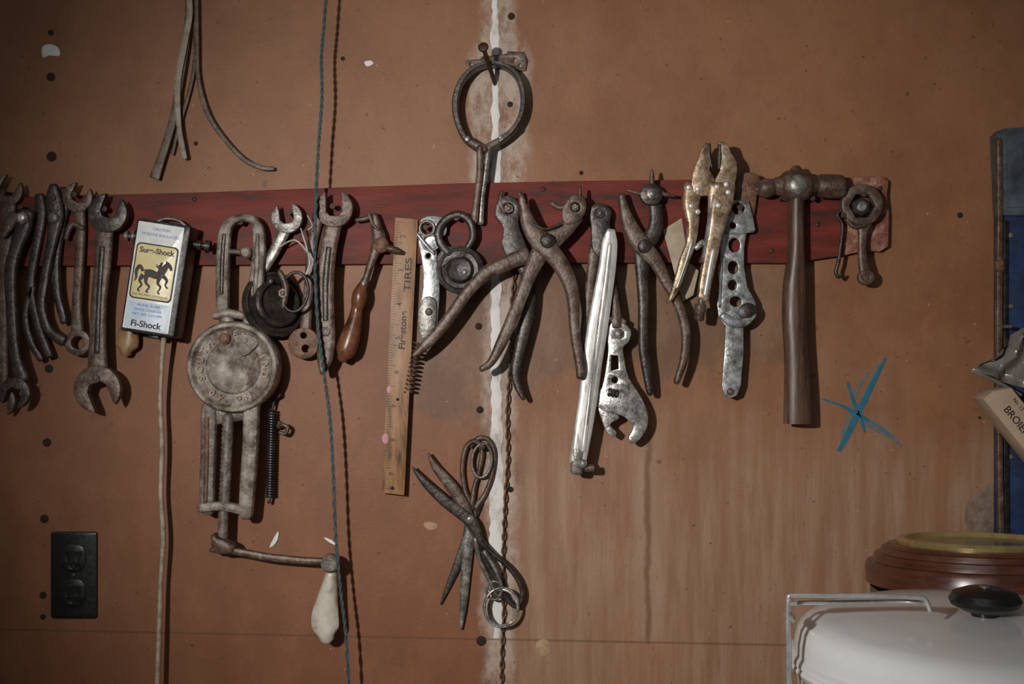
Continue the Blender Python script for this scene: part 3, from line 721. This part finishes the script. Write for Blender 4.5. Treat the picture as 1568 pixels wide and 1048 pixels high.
plate(circ(1319, 314, 32, 28), 30, 46, RUST, holes=[(1319, 316, 20, 6)], bev=2.5)
boltnut(1319, 317, 15, 28, 12, DARK, GALV)
limb([(1324, 342, 22), (1321, 362, 14), (1321, 392, 14), (1325, 415, 18), (1327, 428, 18)], RUST, th=10, d=38, sq=2.8)
plate(circ(1326, 425, 12, 18), 32, 44, RUST, holes=[(1326, 425, 5, 12)]); limb([(1296, 338, 6), (1306, 348, 7), (1322, 346, 6)], RUST, d=46); done()

# ------------------------------------------------------------------ scissors
G('tin_snips_scissors', 8)
limb([(675, 926, 3), (686, 900, 9), (702, 862, 14), (716, 820, 15), (722, 795, 18), (734, 770, 14)], DARK, th=5, d=4, sq=3)
limb([(706, 962, 4), (709, 930, 11), (713, 880, 15), (718, 830, 16), (722, 795, 18), (716, 768, 12)], STEEL, th=5, d=9, sq=3)
rivet(722, 795, 7, 11, 4, BRIGHT)
limb([(722, 778, 12), (712, 750, 8), (708, 715, 8), (714, 685, 8), (728, 676, 8), (738, 690, 8), (734, 720, 7), (726, 748, 8), (722, 778, 10)], RUST, d=10)
limb([(726, 780, 10), (742, 758, 8), (753, 730, 8), (757, 695, 8), (748, 674, 8), (732, 672, 8), (722, 684, 7)], RUST, d=6)
ring(738, 705, 15, 26, 5, STEEL, d=15, rot=6); done()
G('scissors', 24)
limb([(632, 716, 3), (650, 738, 12), (678, 765, 17), (705, 786, 18), (724, 802, 18), (736, 830, 10)], DARK, th=5, d=25, sq=3)
limb([(656, 696, 4), (668, 718, 13), (690, 745, 18), (710, 775, 18), (720, 802, 16), (738, 840, 9)], RUST, th=5, d=20, sq=3)
rivet(719, 795, 7, 27, 4, CHROME)
limb([(736, 830, 10), (756, 850, 8), (778, 868, 8), (794, 890, 8), (800, 912, 7), (792, 930, 7), (776, 918, 7), (762, 890, 7), (744, 862, 8), (732, 836, 9)], DARK, d=22)
limb([(728, 826, 9), (734, 855, 7), (748, 885, 7), (762, 912, 7), (768, 900, 6), (758, 870, 7), (742, 845, 7)], STEEL, d=28)
done()
G('key_ring', 30)
ring(767, 932, 26, 29, 4.5, CHROME, d=28, tilt=4); ring(768, 929, 26, 29, 3.5, CHROME, d=32, tilt=-3)
ring(757, 905, 12, 14, 4, STEEL, d=28); limb([(745, 880, 6), (750, 900, 8), (762, 915, 6)], CHROME, th=4, d=26); done()
G('wall_nail', 20)
lathe(738, 684, -4, [(2.5, 0), (2.5, 30), (5, 30), (5, 32), (1, 33)], NAIL, n=10); done()

# ------------------------------------------------------------------ outlet
G('electrical_outlet', 6)
plate(rr(77, 815, 148, 948, 5), 0, 6, BLACKP, bev=2)
for cy in (855, 908):
    plate(rr(94, cy - 21, 131, cy + 21, 14), 4, 8, BLACKP, bev=1,
          holes=[[(103, cy - 9), (106, cy - 9), (106, cy + 5), (103, cy + 5)], [(118, cy - 8), (121, cy - 8), (121, cy + 4), (118, cy + 4)], (112, cy + 12, 4, 12)])
rivet(112, 881, 4, 5, 2, DARK); done()

# ------------------------------------------------------------------ right edge
G('blue_steel_upright', 30)
plate([(1527, 205), (1536, 197), (1700, 190), (1700, 330), (1532, 330)], 2, 30, GREYM, bev=1)
plate([(1533, 330), (1700, 330), (1700, 1200), (1533, 1200)], 2, 24, BLUEM, bev=1)
limb([(1530, 215, 9), (1531, 330, 9), (1530, 500, 10), (1531, 700, 9), (1534, 860, 9)], RUST, th=10, d=28, sq=4)
limb([(1541, 340, 9), (1541, 500, 8), (1542, 700, 9), (1543, 860, 9)], BOXM, th=6, d=26, sq=4)
plate([(1540, 197), (1585, 194), (1585, 318), (1543, 318)], 28, 33, GREYM, bev=1)
limb([(1530, 402, 16), (1531, 412, 16)], RUST2, th=10, d=30, sq=3)
for y in (360, 470, 700): rivet(1550, y, 5, 23, 4, STEEL)
done()
G('clear_plastic_bag', 90)
nx_, ny_ = 16, 14; vs = []; fs = []
for j in range(ny_ + 1):
    for i in range(nx_ + 1):
        u, v = i / nx_, j / ny_
        x = 1499 + u * 115 + (1 - v) * 40 * (1 - u)
        y = 568 - (1 - v) * (24 + u * 120) + u * 40
        dd = 62 + 9 * math.sin(u * 13 + v * 5) + 8 * math.sin(v * 9 - u * 6) + random.uniform(-3, 3)
        vs.append(W(x, y, dd))
for j in range(ny_):
    for i in range(nx_):
        a = j * (nx_ + 1) + i; fs.append([a, a + 1, a + nx_ + 2, a + nx_ + 1])
add(vs, fs, PLAS)
limb([(1500, 570, 4, 62), (1530, 582, 6, 66), (1575, 606, 6, 62)], PLAS)
limb([(1560, 500, 6, 24), (1560, 500, 6, 62)], STEEL, sub=1); done(angle=60)
G('cardboard_carton', 70)
xf(1500, 612, 51)
plate([(0, -2), (150, -2), (150, 0), (150, -46), (14, -46), (0, -20)], 33, 80, CARDB, bev=1)
text('BROIER', 58, -20, 16, 0, 80.4, INK, bold=.1); text('No. 12', 40, -38, 8, 0, 80.4, INK)
xf(); done()

# ------------------------------------------------------------------ bench, crate, clock, pot
G('workbench', 0)
for i in range(5): box(-1.5, 1.5, -.95 + i * .188, -.95 + i * .188 + .184, .72, .76, BENCHW)
for x in (-1.45, 1.37):
    for yy in (-.93, -.12): box(x, x + .08, yy, yy + .08, 0, .72, BENCHW)
box(-1.45, 1.45, -.93, -.90, .62, .72, BENCHW); box(-1.45, 1.45, -.07, -.04, .62, .72, BENCHW)
done(angle=20)
G('wooden_crate', 0)
for z in (.76, .86, .96):
    box(.53, .73, -.30, -.285, z, z + .092, BENCHW); box(.53, .73, -.075, -.06, z, z + .092, BENCHW)
    box(.53, .545, -.285, -.075, z, z + .092, BENCHW); box(.715, .73, -.285, -.075, z, z + .092, BENCHW)
box(.53, .73, -.30, -.06, 1.040, 1.052, BENCHW); box(.56, .70, -.29, -.27, 1.052, 1.0705, BENCHW); done(angle=20)
G('round_wall_clock', 0)
cur.k = .001
def LZ(cx, cy, z, prof, mat, n=64):
    vs = []; fs = []
    for r, h in prof:
        for j in range(n):
            a = 2 * math.pi * j / n; vs.append(Vector((cx + r * math.cos(a), cy + r * math.sin(a), z + h)))
    for i in range(len(prof) - 1):
        for j in range(n): fs.append([i * n + j, i * n + (j + 1) % n, (i + 1) * n + (j + 1) % n, (i + 1) * n + j])
    fs.append(list(range(n))[::-1]); fs.append([(len(prof) - 1) * n + j for j in range(n)])
    add(vs, fs, mat)
LZ(.642, -.185, 1.055, [(.145, 0), (.150, .003), (.150, .026), (.147, .031), (.140, .032), (.139, .036), (.137, .042), (.130, .043), (.128, .050), (.122, .051), (.120, .055), (.112, .056)], BROWNL)
LZ(.642, -.185, 1.110, [(.104, 0), (.107, .001), (.108, .005), (.104, .009), (.096, .009), (.092, .003)], BRASS)
LZ(.642, -.185, 1.110, [(.093, .001), (.07, .003), (.01, .004)], GLASS)
ob = done()
piv = Vector((.642, -.035, 1.055)); R = Matrix.Translation(piv) @ Matrix.Rotation(math.radians(-4), 4, 'X') @ Matrix.Translation(-piv)
ob.matrix_world = R @ Matrix.Translation(ob.location)
G('enamel_canning_pot', 0)
px, py = .503, -.55
LZ(px, py, .76, [(.160, 0), (.178, .006), (.188, .02), (.192, .05), (.193, .26), (.196, .282), (.203, .287), (.205, .293), (.200, .297), (.190, .296)], ENAMEL)
LZ(px, py, 1.055, [(.200, 0), (.204, .003), (.203, .007), (.198, .010), (.197, .022), (.193, .034), (.184, .042), (.168, .047), (.130, .051), (.08, .053), (.02, .054)], ENAMEL)
LZ(px, py, 1.108, [(.014, -.002), (.014, .004), (.024, .007), (.035, .013), (.037, .018), (.033, .025), (.020, .030), (.006, .031)], BLACKP, 36)
LZ(px, py, 1.139, [(.006, 0), (.006, .002), (.002, .003)], STEEL, 16)
def wl(P, w=5, mat=WIRE):
    k0 = cur.k; cur.k = .001
    Q = [(784 + x * 1000, 524 - (z - CZ) * 1000, w, -y_ * 1000) for x, y_, z in P]
    limb(Q, mat, sub=4, n=10); cur.k = k0
zt = 1.141
ya = -.60; yb = -.57
wl([(.300, ya, .99), (.284, ya, 1.03), (.282, ya, 1.09), (.282, ya, zt - .006), (.287, ya, zt), (.32, ya, zt), (.37, ya, zt), (.412, ya, zt - .002), (.422, ya, zt - .004), (.427, ya, zt - .016)])
wl([(.303, yb, .99), (.292, yb, 1.03), (.290, yb, 1.08), (.290, yb, zt - .022), (.295, yb, zt - .015), (.33, yb, zt - .014), (.38, yb, zt - .013), (.415, -.58, zt - .011), (.424, -.595, zt - .010)])
wl([(.285, ya, zt - .024), (.288, yb, zt - .026)], 9); wl([(.285, ya, 1.02), (.290, yb, 1.02), (.31, yb, 1.01)], 9)
done()

# ------------------------------------------------------------------ light + camera
w = bpy.data.worlds.new('World'); scene.world = w; w.use_nodes = True
w.node_tree.nodes['Background'].inputs[0].default_value = (1, .95, .9, 1)
w.node_tree.nodes['Background'].inputs[1].default_value = .06
ld = bpy.data.lights.new('flash', 'SPOT'); ld.energy = 112; ld.spot_size = math.radians(62); ld.spot_blend = 1.0; ld.shadow_soft_size = .03
ld.color = (1, .975, .94)
lo = bpy.data.objects.new('flash', ld); col.objects.link(lo); lo.location = (-.55, -1.85, 1.60)
tgt = Vector((.10, 0, 1.36)); lo.rotation_euler = (tgt - Vector(lo.location)).to_track_quat('-Z', 'Y').to_euler()
al = bpy.data.lights.new('fill_light', 'AREA'); al.energy = 4; al.size = 1.2  # weak fill added to lift the shadows, not a lamp of the room
ao = bpy.data.objects.new('fill_light', al); col.objects.link(ao); ao.location = (-.3, -2.4, 2.3)
ao.rotation_euler = (Vector((0.1, 0, 1.3)) - Vector(ao.location)).to_track_quat('-Z', 'Y').to_euler()
cd = bpy.data.cameras.new('camera'); cd.sensor_width = 36; cd.lens = 36 * D / 1.568; cd.clip_start = .01
co = bpy.data.objects.new('camera', cd); col.objects.link(co); co.location = (0, -D, CZ); co.rotation_euler = (math.radians(90), 0, 0)
scene.camera = co
